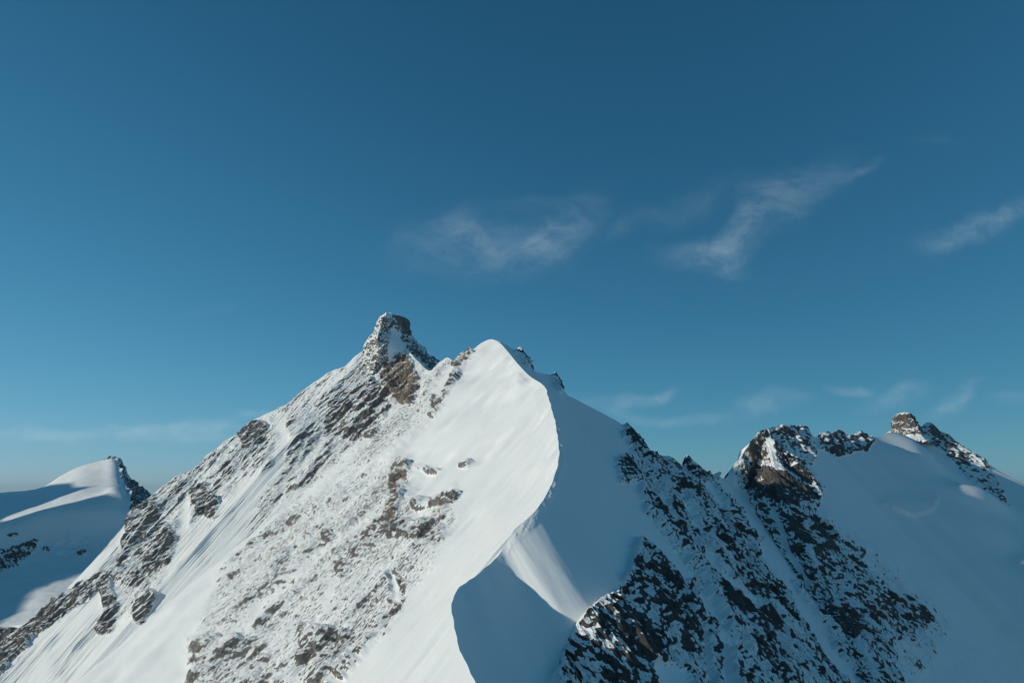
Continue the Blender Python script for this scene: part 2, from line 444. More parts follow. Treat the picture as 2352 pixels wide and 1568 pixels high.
NB = np.array([-.55, -.35, .75]); PB = place(1128., 779., np.array(625.))
NA = np.array([-.55, -.95, 1.0]); PA = place(905., 760., np.array(800.))
RIDGE = [(1205, 1790, 154), (1160, 1700, 168), (1095, 1568, 190), (1060, 1500, 203), (1043, 1440, 215), (1037, 1390, 227), (1045, 1360, 236), (1075, 1335, 245),
         (1110, 1308, 256), (1145, 1272, 267), (1180, 1217, 273), (1225, 1178, 281), (1258, 1130, 298), (1278, 1080, 318), (1284, 1040, 338),
         (1279, 985, 368), (1263, 925, 404), (1250, 887, 436), (1216, 863, 472), (1190, 836, 514), (1165, 806, 564), (1146, 786, 604), (1128, 779, 625)]
BACK = [(1108, 786, 640), (1090, 800, 655), (1075, 815, 668), (1062, 826, 680), (1050, 832, 690), (1040, 828, 697), (1028, 822, 705), (1014, 828, 715), (1002, 845, 730), (985, 850, 745), (960, 830, 765), (935, 805, 785), (905, 790, 798), (870, 790, 800)]
A_XY = [(843, 798), (815, 818), (790, 838), (760, 852), (730, 872), (705, 890), (680, 912), (640, 938), (600, 956), (580, 966), (562, 985), (545, 998), (525, 1008), (510, 1020),
        (470, 1052), (430, 1081), (410, 1092), (390, 1106), (345, 1140), (318, 1170), (302, 1195), (291, 1225), (277, 1255), (263, 1290), (242, 1322), (205, 1337),
        (150, 1380), (90, 1427), (30, 1436), (0, 1442), (-60, 1470), (-160, 1520)]
A_TOP = [(x, y, plane_depth(x, y, NA, PA)) for x, y in A_XY]
LIT_TOP = RIDGE + BACK + A_TOP
nR, nBk = len(RIDGE), len(BACK)
last = len(LIT_TOP) - 1
AZB = math.degrees(math.atan2(-.54, -.84))      # fall of the snow face
AZA = math.degrees(math.atan2(-.87, -.50))      # fall of the rock face
lit_cols = [(0, AZB, 0.95, .9, 20, 30), (2, AZB, .95, .9, 20, 46), (5, AZB, .95, .88, 20, 60), (9, AZB, .95, .87, 30, 85), (14, AZB, .92, .87, 40, 130), (16, AZB, .92, .87, 40, 190),
            (18, AZB, .92, .87, 40, 255), (22, AZB, .80, .87, 40, 340), (nR + 5, AZB + 6, 1.0, .90, 40, 345), (nR + 11, AZB + 22, 1.25, .98, 40, 345),
            (nR + nBk + 2, AZA, 1.2, 1.06, 40, 330), (nR + nBk + 8, AZA, 1.15, 1.08, 40, 270), (nR + nBk + 15, AZA, 1.1, 1.1, 40, 210), (nR + nBk + 21, AZA, 1.4, 1.1, 30, 165), (nR + nBk + 25, AZA, 1.1, 1.1, 40, 110),
            (nR + nBk + 29, AZA, 1.1, 1.1, 40, 60), (last, AZA, 1.1, 1.1, 40, 40)]
NU, NV = 1280, 470
P, SM, DM, Q, CREST, CH = ruled_patch(LIT_TOP, lit_cols, NU, NV)
px, py = project(P)
px = px.astype(np.float32); py = py.astype(np.float32)

M_LOW = [(545, 1240), (700, 1130), (880, 1040), (930, 1050), (950, 1090), (960, 1185), (1040, 1125), (1062, 1150), (1046, 1210), (985, 1330), (925, 1390), (850, 1470), (760, 1580), (740, 1650), (430, 1650), (432, 1500), (470, 1380), (500, 1300)]
M_LEFT = [(238, 1440), (232, 1340), (262, 1290), (300, 1190), (345, 1130), (430, 1070), (510, 1010), (590, 955), (640, 990), (625, 1070), (560, 1110), (520, 1150), (470, 1180), (430, 1240), (395, 1330), (330, 1405), (262, 1435)]
M_UP = [(600, 950), (845, 790), (1000, 820), (1078, 810), (1052, 862), (1000, 952), (945, 1012), (900, 1055), (700, 1130), (590, 1200), (540, 1200), (640, 1060)]
BROWN = [(893, 806), (915, 812), (945, 835), (965, 870), (958, 925), (925, 932), (893, 905), (880, 860)]
CLIFF1 = [(852, 862), (895, 900), (892, 960), (860, 1010), (800, 1012), (742, 992), (752, 930), (800, 905)]
CLIFF2 = [(548, 990), (575, 965), (612, 978), (608, 1008), (562, 1030)]
CLIFF3 = [(300, 1165), (360, 1130), (378, 1190), (412, 1230), (402, 1285), (340, 1335), (300, 1350), (258, 1335), (245, 1312), (268, 1290), (292, 1230)]
CLIFF4 = [(915, 1058), (942, 1064), (930, 1130), (915, 1215), (886, 1205), (893, 1120)]
lit_fields = [
    (M_LOW, .17, 36), (M_LEFT, .17, 18), (M_UP, .16, 24),
    (BROWN, .80, 9), (CLIFF1, .44, 14), (CLIFF2, .60, 8), (CLIFF3, .32, 14), (CLIFF4, .46, 12),
    ([(440, 1130), (470, 1110), (505, 1150), (495, 1190), (460, 1180)], .5, 10), ([(850, 740), (895, 730), (890, 800), (850, 840), (835, 800)], .6, 8),
    (blob(757, 1232, 12, 15, 0, 8, 3), .7, 6), (blob(795, 1304, 18, 9, -30, 8, 4), .5, 9), (blob(1050, 1143, 12, 8, -20, 8, 5), .5, 6), (blob(1070, 1067, 20, 6, -35, 9, 6), .32, 6),
    (([(955, 1075), (1010, 1078)], 7), .16, 8), (([(960, 1160), (1045, 1150)], 14), .26, 10),
    ([(440, 1470), (520, 1440), (640, 1470), (640, 1568), (560, 1650), (430, 1650)], .27, 30), ([(690, 1430), (800, 1440), (840, 1470), (760, 1580), (680, 1600)], .27, 30),
    (([(925, 1350), (900, 1410), (840, 1470), (780, 1540)], 18), .36, 14), (([(780, 1280), (880, 1220), (1000, 1220)], 28), .28, 22), (([(1080, 808), (1040, 860), (995, 945)], 10), .42, 8),
    (([(-80, 1500), (0, 1478), (60, 1452), (150, 1392), (222, 1335)], 15), .62, 8), ([(-100, 1450), (60, 1440), (64, 1480), (0, 1545), (-100, 1620)], .66, 8),
    (([(240, 1330), (262, 1400), (240, 1440)], 16), .6, 8), (([(345, 1370), (320, 1420)], 12), .5, 6),
    # snow gullies run through it
    (([(560, 1175), (490, 1270), (420, 1380), (300, 1600)], 20), .02, 24, 'set'), (([(640, 1060), (560, 1175)], 8), .06, 12, 'set'), (([(430, 1160), (418, 1260), (360, 1400)], 10), .04, 8, 'set'), (([(640, 960), (655, 1010), (640, 1050)], 12), .05, 9, 'set'),
    (([(850, 1020), (760, 1090), (690, 1150)], 5), .10, 8, 'set'), (([(890, 1060), (800, 1130)], 5), .12, 8, 'set'), (([(815, 835), (730, 900), (660, 960)], 11), .12, 9, 'set'), (([(905, 1330), (912, 1370)], 10), .05, 6, 'set'),
    (([(1035, 850), (1005, 900)], 12), .06, 7, 'set'), (([(780, 1330), (740, 1400)], 8), .12, 8, 'set'), (([(600, 1380), (560, 1460)], 10), .14, 10, 'set'),
]
dens = density_map(px, py, lit_fields, 13, 46, 1.3)
# crest side of the ridge stays snow
gw = fbm(P[..., 0] / 50, P[..., 1] / 50, P[..., 2] / 50 + 77, 3)
ribs = 1 - 2.4 * np.abs(perlin(SM / 34 + .5 * gw, DM / 150, SM * 0 + 61.2))
rib2 = 1 - 2.4 * np.abs(perlin(SM / 13 + .6 * gw, DM / 60, SM * 0 + 66.2))
dens = dens + sstep(.1, .3, dens) * (.24 * fbm(SM / 22, DM / 75, SM * 0 + 2.2, 4, .6) + .13 * (ribs - .25) + .09 * (rib2 - .25))
NBASE = grid_normals(P)
sz = np.clip(np.linalg.norm(P, axis=-1) / 560.0, .45, 1.4)
amp = sstep(.0, .34, dens)
edge = np.minimum(1, DM / 3.0)
rel = rock_relief(P, (-.55, -.55, -.66), 0.0, 2.8) * .85
# flutes and wind ribs in the snow run down the fall line
fl = fbm(SM / 7.0, DM / 110.0, SM * 0 + .3, 4, .6) * .9 + fbm(SM / 1.5, DM / 40.0, SM * 0 + 5.3, 3, .7) * .85 + np.minimum(0, perlin(SM / 1.1, DM / 26.0, SM * 0 + 9.3) + .25) * .9
QV = (Q * CH[-1])[:, None] + 0 * DM
dq = np.gradient(SM[:, 0]) / np.gradient(QV[:, 0]); dq = np.convolve(dq, np.ones(41) / 41, 'same')[:, None]
near = np.minimum(1, DM / 8.0)
flute = (perlin(QV / 12, DM / 38, QV * 0 + 3.3) * 12 * .10 + fbm(QV / 34, DM / 75, QV * 0 + 13.3, 3, .55) * 34 * .055 + np.minimum(0, perlin(QV / 8, DM / 20, QV * 0 + 23.3) + .3) * 8 * .12) * np.clip(dq, .1, 1.3) * near
isr_ = sstep(CH[nR + 2] / CH[-1] + .01, CH[nR + 2] / CH[-1] - .01, Q)[:, None]
patchy = sstep(-.25, .35, fbm(P[..., 0] / 45, P[..., 1] / 45, P[..., 2] / 45 + 3, 3))
roll = fbm(P[..., 0] / 60, P[..., 1] / 60, P[..., 2] / 60, 3) * 3.0
disp = amp * (rel + .3 + 3.0 * (ribs - .3) * np.minimum(1, DM / 30.0) + 1.1 * (rib2 - .3) * np.minimum(1, DM / 12.0)) + (1 - amp) * (fl * (.5 + 1.9 * patchy) * sz * edge * (1 - isr_) + isr_ * flute * (.8 + 1.7 * patchy)) + roll * np.minimum(1, DM / 25.0) * (.4 + .6 * amp)
is_ridge = sstep(CH[nR] / CH[-1] + .01, CH[nR] / CH[-1] - .01, Q)[:, None]
disp = disp * (1 - is_ridge * (1 - np.minimum(1, DM / 4.0)))
P = P + NBASE * disp[..., None]
wobble = (.55 * perlin(SM / 11, SM * 0, SM * 0 + 5.5) + .30 * perlin(SM / 4.0, SM * 0, SM * 0 + 8.5)) * np.exp(-DM / 7.0) * sstep(380, 300, SM)
P = P + wobble[..., None] * np.array([.85, -.5, 0])
rock = cover(P, dens, 4.0, 2.0, up=(-.15, -.1, 1.0))
BROWN_SD = poly_sd(px, py, BROWN)
tone = np.clip(np.maximum.reduce([(.55 + .5 * fbm(px / 14, py / 22, px * 0 + 5, 3)) * sstep(-14, 10, BROWN_SD), .4 * sstep(-15, 15, poly_sd(px, py, CLIFF4)), .02 + .5 * sstep(.15, .5, fbm(px / 50, py / 50, px * 0 + 9, 3))]), 0, 1)

lab = np.zeros(P.shape[:2], int)
pxw = px + 8 * fbm(px / 30, py / 30, px * 0 + 1.7, 3); pyw = py + 8 * fbm(px / 30, py / 30, px * 0 + 6.7, 3)
SNOWFACE = [(1128, 760), (1075, 812), (1052, 862), (1000, 952), (945, 1012), (950, 1090), (960, 1150), (1040, 1125), (1062, 1150), (1046, 1210), (985, 1330), (925, 1390), (850, 1470), (760, 1580), (700, 1900), (1400, 1900), (1400, 700)]
lab[poly_sd(px, py, SNOWFACE) > 0] = 1
SPLIT = [(BROWN, 'rock_cliff', 'brown rock cliff below the summit tower'), (CLIFF1, 'rock_cliff', 'grey cliff with snow dusting under the summit'), (CLIFF2, 'rock_outcrop', 'dark outcrop on the skyline of the sunlit shoulder'),
         (CLIFF3, 'rock_cliff', 'grey brown rock buttress at the foot of the long skyline'), (CLIFF4, 'rock_cliff', 'brown rock band in the middle of the sunlit face'),
         (blob(757, 1232, 15, 20, 0, 8, 3), 'rock_outcrop', 'small dark rock knob in the white face'), (blob(1050, 1143, 16, 13, -20, 8, 5), 'rock_outcrop', 'small brown rock beside the smooth snow face'), (blob(1070, 1067, 22, 12, -35, 9, 6), 'rock_outcrop', 'small grey rock in the smooth snow face'),
         ([(-300, 1430), (60, 1435), (150, 1375), (215, 1325), (232, 1340), (160, 1405), (70, 1490), (0, 1560), (-300, 1720)], 'rock_rib', 'low rocky rib above the glacier')]
dust = np.clip(.62 * sstep(.02, .24, density_map(px, py, [(M_LOW, .24, 40), (M_LEFT, .24, 20), (M_UP, .24, 26)] + [f for f in lit_fields if len(f) > 3], 16, 60, 6.1)) + .75 * fbm(SM / 20, DM / 70, SM * 0 + 44, 4, .62) - .04, 0, 1) * sstep(.0, .08, dens)
specs = [('rock_face', 'sunlit rock face thinly dusted with snow', None), ('snow_face', 'smooth sunlit snow face with fine flutes', None)]
for poly, nm, lb in SPLIT:
    lab[poly_sd(pxw, pyw, poly) > 0] = len(specs); specs.append((nm, lb, None))
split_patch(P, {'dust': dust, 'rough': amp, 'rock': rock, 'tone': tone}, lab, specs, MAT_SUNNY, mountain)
LIT_CREST = P[:, 0].copy(); LIT_Q = Q
print('lit', time.time() - T0)

# ================================================================== 2 main mountain: shaded side
CREST2 = [(1150, 785, 628), (1172, 797, 634), (1192, 812, 641), (1203, 826, 648), (1212, 842, 656), (1240, 856, 672), (1268, 864, 690), (1276, 878, 697), (1284, 896, 705), (1320, 915, 725), (1350, 931, 742),
          (1390, 952, 765), (1428, 974, 788), (1444, 988, 796), (1455, 1012, 804), (1470, 1034, 815), (1490, 1042, 828), (1510, 1048, 840), (1530, 1055, 852), (1552, 1068, 866), (1580, 1068, 882), (1612, 1082, 905), (1645, 1093, 935),
          (1690, 1108, 975), (1740, 1128, 1010)]
SH_TOP = RIDGE + CREST2
n2 = len(SH_TOP) - 1
AZR = -41.0
sh_cols = [(0, AZR, 1.1, 1.0, 20, 30), (2, AZR, 1.2, 1.0, 20, 36), (5, AZR, 1.25, 1.05, 20, 50), (8, AZR - 4, 1.15, 1.05, 30, 62), (11, AZR - 2, 1.05, 1.1, 30, 76), (14, AZR + 12, 1.25, 1.12, 40, 100), (17, AZR + 6, 1.2, 1.08, 40, 156), (22, AZR, 1.05, 1.08, 40, 262),
           (nR + 6, AZR - 3, 1.05, 1.1, 40, 262), (nR + 12, AZR - 4, 1.05, 1.1, 40, 262), (nR + 15, AZR - 4, 1.1, 1.1, 40, 255), (nR + 19, AZR - 4, 1.1, 1.1, 40, 250), (n2, AZR - 4, 1.1, 1.1, 40, 250)]
NU, NV = 900, 480
P, SM, DM, Q, CREST, CH = ruled_patch(SH_TOP, sh_cols, NU, NV)
px, py = project(P); px = px.astype(np.float32); py = py.astype(np.float32)
N1 = [(1418, 1052), (1442, 1040), (1478, 1030), (1570, 1058), (1650, 1085), (1720, 1130), (1760, 1230), (1860, 1390), (2080, 1620), (2080, 1800), (1700, 1800), (1665, 1430), (1585, 1300), (1515, 1210), (1478, 1180), (1468, 1110), (1425, 1102)]
N2 = [(1466, 1238), (1530, 1300), (1590, 1355), (1635, 1450), (1650, 1600), (1650, 1800), (1240, 1800), (1270, 1580), (1300, 1510), (1345, 1430), (1400, 1385), (1440, 1315)]
BLACK1 = [(1420, 1392), (1470, 1405), (1520, 1440), (1550, 1485), (1500, 1505), (1450, 1460)]
BLACK2 = [(1615, 1330), (1690, 1362), (1790, 1412), (1800, 1442), (1740, 1448), (1650, 1405)]
BLACK3 = [(1500, 1378), (1545, 1400), (1545, 1435), (1510, 1420)]
TOPROCK = [(1428, 990), (1446, 980), (1475, 1036), (1458, 1034), (1432, 1008)]
KNOB = [(1418, 1056), (1442, 1046), (1466, 1068), (1455, 1102), (1428, 1096)]
sh_fields = [([(1890, 1440), (1960, 1468), (2050, 1468), (2118, 1600), (2100, 1720), (1980, 1720)], .5, 9), (N1, .47, 10), (N2, .54, 9), (BLACK1, .95, 9), (BLACK2, .9, 12), (BLACK3, .9, 7), (TOPROCK, .85, 4), (KNOB, .66, 5),
             (([(1500, 1160), (1545, 1225), (1565, 1255)], 11), .8, 8), (([(1560, 1110), (1600, 1180)], 10), .62, 8), (([(1600, 1120), (1680, 1190), (1710, 1250)], 14), .62, 10), (([(1640, 1210), (1670, 1260)], 16), .7, 10),
             (([(1400, 1390), (1350, 1440), (1310, 1510), (1280, 1590)], 20), .6, 9), (([(1560, 1500), (1600, 1600)], 20), .6, 12), (([(1680, 1320), (1800, 1400), (1900, 1470), (1960, 1540)], 12), .7, 9), (([(1840, 1540), (1900, 1620)], 30), .6, 14), (([(1720, 1470), (1800, 1560)], 26), .62, 14),
             (([(1190, 806), (1208, 838)], 4), .55, 3), (([(1272, 866), (1285, 895)], 5), .5, 3), (([(1440, 975), (1475, 1036)], 8), .7, 4),
             # snow gullies
             (([(1530, 1080), (1580, 1180), (1640, 1310), (1740, 1390)], 9), .05, 9, 'set'), (([(1625, 1110), (1660, 1160)], 8), .06, 7, 'set'), (([(1664, 1098), (1712, 1165), (1762, 1260), (1822, 1370), (1895, 1480), (1960, 1570)], 17), .0, 8, 'set'), (([(1510, 1120), (1540, 1190)], 7), .05, 6, 'set'),
             (([(1600, 1440), (1620, 1540), (1640, 1640)], 10), .06, 8, 'set'), ([(1482, 1532), (1545, 1520), (1580, 1545), (1590, 1600), (1500, 1600)], .06, 7, 'set'), (([(1690, 1460), (1760, 1600)], 8), .08, 8, 'set')]
dens = density_map(px, py, sh_fields, 12, 40, 4.3)
gw = fbm(P[..., 0] / 50, P[..., 1] / 50, P[..., 2] / 50 + 87, 3)
ribs = 1 - 2.4 * np.abs(perlin(SM / 30 + .5 * gw, DM / 150, SM * 0 + 71.2))
rib2 = 1 - 2.4 * np.abs(perlin(SM / 12 + .6 * gw, DM / 60, SM * 0 + 76.2))
dens = dens + sstep(.1, .3, dens) * (.46 * fbm(SM / 24, DM / 60, SM * 0 + 12.2, 4, .6) + .28 * (ribs - .25) + .14 * (rib2 - .25) - .03)
NBASE = grid_normals(P)
amp = sstep(.0, .34, dens)
rel = rock_relief(P, (.53, -.46, -.72), 40.0, 3.0)
is_ridge = sstep(CH[nR - 1] / CH[-1] + .005, CH[nR - 1] / CH[-1] - .02, Q)[:, None]
# the torn cornice along the upper ridge and sastrugi under it
cz = is_ridge * sstep(1300, 1240, py) * sstep(890, 925, py) * sstep(4.2, 1.0, DM) * np.minimum(1, DM / .5)
corn = cz * (fbm(SM / 4.5, DM / 2.4, SM * 0, 4, .65) * 1.1 + .34) * (.5 + .9 * sstep(-.2, .3, perlin(SM / 16, SM * 0, SM * 0 + 7.7)))
rip = fbm(SM / 2.5, DM / 16.0, SM * 0 + 2, 3, .55) * .10 * sstep(1150, 1220, py) * is_ridge * sstep(1420, 1380, py)
roll = fbm(P[..., 0] / 70, P[..., 1] / 70, P[..., 2] / 70 + 9, 3) * 3.0 * np.minimum(1, DM / 30.0)
disp = amp * (rel + 1.0 + 3.5 * (ribs - .3) * np.minimum(1, DM / 30.0) + 1.2 * (rib2 - .3)) + corn + rip + roll * (.35 + .65 * amp) + fbm(SM / 14, DM / 40, SM * 0 + 31, 3) * .7 * np.minimum(1, DM / 12.0)
disp = disp * np.where(is_ridge > .5, np.minimum(1, DM / 1.5), 1)
P = P + NBASE * disp[..., None]
wobble = (.55 * perlin(SM / 11, SM * 0, SM * 0 + 5.5) + .30 * perlin(SM / 4.0, SM * 0, SM * 0 + 8.5)) * np.exp(-DM / 7.0) * sstep(380, 300, SM)
P = P + wobble[..., None] * np.array([.85, -.5, 0])
rock = cover(P, dens, 4.0, 12.0, up=(-.25, -.1, 1.0), jitter=.25, win=70)
tone = np.clip(.2 + .5 * fbm(px / 60, py / 60, px * 0 + 19, 3), 0, 1)
lab = np.zeros(P.shape[:2], int)
pxw = px + 7 * fbm(px / 30, py / 30, px * 0 + 21.7, 3); pyw = py + 7 * fbm(px / 30, py / 30, px * 0 + 26.7, 3)
specs = [('snow_slope', 'smooth blue shaded snow slope below the ridge', None)]
SPLIT = [(N1, 'rock_face', 'dark shaded rock face with snow streaks', None), (N2, 'rock_buttress', 'dark rock buttress below the shaded snow slope', None), (BLACK1, 'rock_cliff', 'black bare rock cliff', None), (BLACK2, 'rock_cliff', 'long black rock band', None), (BLACK3, 'rock_cliff', None, None),
         (TOPROCK, 'rock_outcrop', 'dark rock at the top of the shaded skyline', None), (KNOB, 'rock_outcrop', 'dark rock patch at the edge of the snow slope', None)]
for poly, nm, lb, _ in SPLIT:
    lab[poly_sd(pxw, pyw, poly) > 0] = len(specs); specs.append((nm, lb, None))
lab[(cz > .3)] = len(specs); specs.append(('cornice', 'torn crumbling snow cornice along the ridge crest', None))
split_patch(P, {'dust': .45 * sstep(.05, .3, dens), 'rough': amp, 'rock': rock, 'tone': tone}, lab, specs, MAT_SHADED, mountain)
SH_CREST = P[:, 0].copy()
print('shade', time.time() - T0)

# ------------------------------------------------------------------ the far sides of the crests, and rock towers
def back_side(crest, az, m, length, name, parent, mat, seed, dens=.35, rows=26, label=None):
    crest = crest[::3]
    n = len(crest); t = np.linspace(0, 1, rows) ** 1.5
    d = length * t
    B = np.empty((n, rows, 3))
    B[..., 0] = crest[:, 0, None] + math.cos(R(az)) * d
    B[..., 1] = crest[:, 1, None] + math.sin(R(az)) * d
    B[..., 2] = crest[:, 2, None] - m * d
    nb = grid_normals(B)
    B = B + nb * (rock_relief(B, (math.cos(R(az)), math.sin(R(az)), -m), seed, 2.0, (40, 20, 10)) * np.minimum(1, d / 12))[..., None]
    r = cover(B, np.full(B.shape[:2], dens), 5.0, seed)
    o = split_patch(B, {'rough': r * 0 + 1, 'rock': r, 'tone': r * 0 + .1}, np.zeros(B.shape[:2], int), [(name, label, None)], mat, parent)
    return o

def tower(rows, D, section, name, parent, mat, seed, fields, base_dens=.55, nu=260, nv=200, depth=1.0, rel=1.0, tone=.25, label=None, sizes=(20, 10, 5, 2.6, 1.4), hw_max=1e9):
    """a rock tower lofted from its left and right edges at several heights; section = its plan outline, front towards -y"""
    rows = np.array(rows, float)
    q = np.linspace(rows[0, 0], rows[-1, 0], nv)
    L_ = catmull(rows[:, 0], rows[:, 1:3], q)
    c = place((L_[:, 0] + L_[:, 1]) / 2, q, np.full(nv, float(D)))
    hw = (L_[:, 1] - L_[:, 0]) / 2 / F * D * 1.0
    sec = np.array(section + [section[0]], float)
    arc = np.concatenate([[0], np.cumsum(np.linalg.norm(np.diff(sec, axis=0), axis=1))])
    a = np.linspace(0, arc[-1], nu)
    sx_, sy_ = np.interp(a, arc, sec[:, 0]), np.interp(a, arc, sec[:, 1])
    T = np.empty((nu, nv, 3))
    T[..., 0] = c[None, :, 0] + hw[None, :] * sx_[:, None]
    hd_ = np.minimum(hw, hw_max)
    T[..., 1] = c[None, :, 1] + hd_[None, :] * sy_[:, None] * depth
    T[..., 2] = c[None, :, 2]
    T[:, 0] = T[:, 0].mean(0)
    def outward(G):
        n = grid_normals(G)
        ax = np.stack([c[:, 0], c[:, 1] , c[:, 2] - 1.0 * hw], -1)[None]
        s_ = np.sum(n * (G - ax), -1) < 0
        n[s_] *= -1
        return n
    nb = outward(T)
    tx, ty = project(T); tx = tx.astype(np.float32); ty = ty.astype(np.float32)
    dn = np.maximum(density_map(tx, ty, [([(-9999, -9999), (9999, -9999), (9999, 9999), (-9999, 9999)], base_dens, 1)] + fields, 4, 15, seed), .0)
    h = rock_relief(T, (0, -.3, -1), seed, 1.6, sizes) * rel * (.25 + .75 * sstep(.05, .4, dn))
    fade = np.minimum(1, np.linspace(0, 1, nv) * 8)
    seam = np.minimum(1, np.minimum(np.arange(nu), np.arange(nu)[::-1]) / 12.0)
    T = T + nb * (h * fade[None] * seam[:, None])[..., None]
    n = outward(T)
    qq = n @ np.array([-.1, -.1, 1.0]) + .1 * fbm(T[..., 0] / 4 + seed, T[..., 1] / 4, T[..., 2] / 4, 3)
    rk = sstep(.1, -.1, rank01(qq, qq) - dn)
    return split_patch(T, {'rough': rk * 0 + 1, 'rock': rk, 'tone': np.clip(tone + .4 * fbm(tx / 20, ty / 20, tx * 0 + seed, 3), 0, 1)}, np.zeros((nu, nv), int), [(name, label, None)], mat, parent)

sel = LIT_Q > 0
i0 = int(np.searchsorted(LIT_Q, (nR - 1) / 1000.0))
k_dome = int(np.argmax(LIT_CREST[:, 1] > 622)) 
back_side(LIT_CREST[k_dome:], 75, 1.0, 700, 'rear_face', mountain, MAT_SHADED, 3.0, label='snowy rear side of the mountain')
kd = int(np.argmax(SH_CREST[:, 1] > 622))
back_side(SH_CREST[kd:], 80, 1.1, 700, 'rear_face', mountain, MAT_SHADED, 5.0, label='snowy rear side of the shaded crest')

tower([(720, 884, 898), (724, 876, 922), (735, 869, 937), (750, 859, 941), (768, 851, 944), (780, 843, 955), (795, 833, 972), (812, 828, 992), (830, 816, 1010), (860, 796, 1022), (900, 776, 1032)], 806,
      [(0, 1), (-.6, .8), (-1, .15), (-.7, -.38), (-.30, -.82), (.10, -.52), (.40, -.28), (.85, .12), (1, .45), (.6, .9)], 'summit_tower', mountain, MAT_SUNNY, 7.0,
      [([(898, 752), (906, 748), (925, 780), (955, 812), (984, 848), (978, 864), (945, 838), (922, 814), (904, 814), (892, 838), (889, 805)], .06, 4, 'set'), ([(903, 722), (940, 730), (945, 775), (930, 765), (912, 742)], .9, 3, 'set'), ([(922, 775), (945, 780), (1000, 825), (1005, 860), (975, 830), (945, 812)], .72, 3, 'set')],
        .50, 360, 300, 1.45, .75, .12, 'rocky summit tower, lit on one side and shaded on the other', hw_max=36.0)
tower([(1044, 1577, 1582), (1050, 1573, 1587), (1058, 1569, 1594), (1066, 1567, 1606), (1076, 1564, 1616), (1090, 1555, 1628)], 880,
      [(0, 1), (-.7, .7), (-1, 0), (-.5, -.7), (.2, -.8), (.8, -.2), (1, .3)], 'rock_needle', mountain, MAT_SHADED, 9.0, [], .75, 90, 60, .9, .35, .1, 'pointed rock needle on the shaded crest', (5, 2.6, 1.4))
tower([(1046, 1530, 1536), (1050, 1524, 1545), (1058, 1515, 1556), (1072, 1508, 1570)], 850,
      [(0, 1), (-.7, .7), (-1, 0), (-.5, -.7), (.2, -.8), (.8, -.2), (1, .3)], 'rock_knob', mountain, MAT_SHADED, 11.0, [], .5, 90, 50, .9, .35, .1, 'small rock knob on the shaded crest beside the needle', (5, 2.6, 1.4))
print('towers', time.time() - T0)

# ================================================================== 3 the second mountain, behind on the right
second = empty('mountain', (0, 0, 0))
tag(second, 'blue shaded snow mountain behind with jagged crest and square rock tower', 'mountain')
ARETE = [(2150, 1760, 670), (2085, 1660, 695), (2015, 1550, 722), (1950, 1430, 770), (1880, 1310, 827), (1828, 1200, 880), (1792, 1110, 930), (1772, 1040, 974), (1760, 984, 1010)]
P2_TOP = ARETE + [(1790, 978, 1040), (1820, 981, 1070), (1845, 978, 1098), (1862, 997, 1128), (1872, 1006, 1148), (1885, 993, 1172),
          (1905, 999, 1210), (1922, 991, 1235), (1945, 1003, 1270), (1970, 996, 1310), (1990, 1004, 1350), (2005, 1010, 1390), (2040, 1008, 1500), (2070, 1002, 1640), (2100, 990, 1700), (2125, 988, 1730), (2160, 995, 1750), (2185, 1013, 1760), (2215, 1031, 1765), (2245, 1049, 1765),
          (2262, 1073, 1760), (2278, 1108, 1750), (2300, 1136, 1745), (2318, 1163, 1740), (2352, 1184, 1730), (2440, 1240, 1710)]
p2_cols = [(0, -30, 1.1, 1.0, 40, 60), (3, -32, 1.15, 1.05, 50, 130), (6, -36, 1.3, 1.15, 60, 260), (8, -38, 1.4, 1.25, 60, 350), (11, -40, 1.35, 1.3, 60, 390), (14, -48, 1.3, 1.1, 80, 460), (20, -50, .95, .72, 120, 760), (24, -52, .95, .62, 120, 900), (29, -58, .95, .55, 120, 900), (34, -60, .95, .5, 120, 850)]
P2L_TOP = ARETE + [(1745, 990, 1004), (1722, 1015, 990), (1705, 1045, 978), (1688, 1068, 968), (1680, 1082, 964), (1650, 1112, 950), (1610, 1145, 930), (1560, 1190, 900)]
p2l_cols = [(0, -152, 1.1, 1.1, 40, 90), (4, -150, 1.2, 1.15, 50, 130), (7, -145, 1.4, 1.3, 50, 190), (9, -138, 1.5, 1.4, 50, 220), (12, -125, 1.4, 1.3, 50, 220), (16, -118, 1.3, 1.3, 50, 220)]
RIB = [(1688, 1082), (1745, 985), (1768, 1000), (1775, 1045), (1850, 1060), (1885, 1120), (1872, 1180), (1960, 1265), (2010, 1320), (2050, 1370), (2145, 1412), (2100, 1472), (2040, 1470), (2080, 1600), (2000, 1700), (1960, 1560), (1890, 1470), (1850, 1380), (1790, 1270), (1735, 1165), (1690, 1115)]
DARK1 = [(1700, 1088), (1760, 1062), (1840, 1102), (1885, 1142), (1830, 1165), (1740, 1142)]
DARK2 = [(1790, 1175), (1880, 1192), (1925, 1262), (1880, 1275), (1830, 1240)]
LITROCK = [(1702, 1050), (1722, 1010), (1755, 982), (1772, 1036), (1745, 1052), (1715, 1060)]
CRESTROCK = [(1868, 995), (1890, 985), (1960, 990), (2002, 1012), (1990, 1035), (1920, 1045), (1880, 1030)]
EAST = [(2110, 965), (2165, 985), (2250, 1042), (2285, 1100), (2325, 1165), (2262, 1130), (2205, 1075), (2125, 1000)]
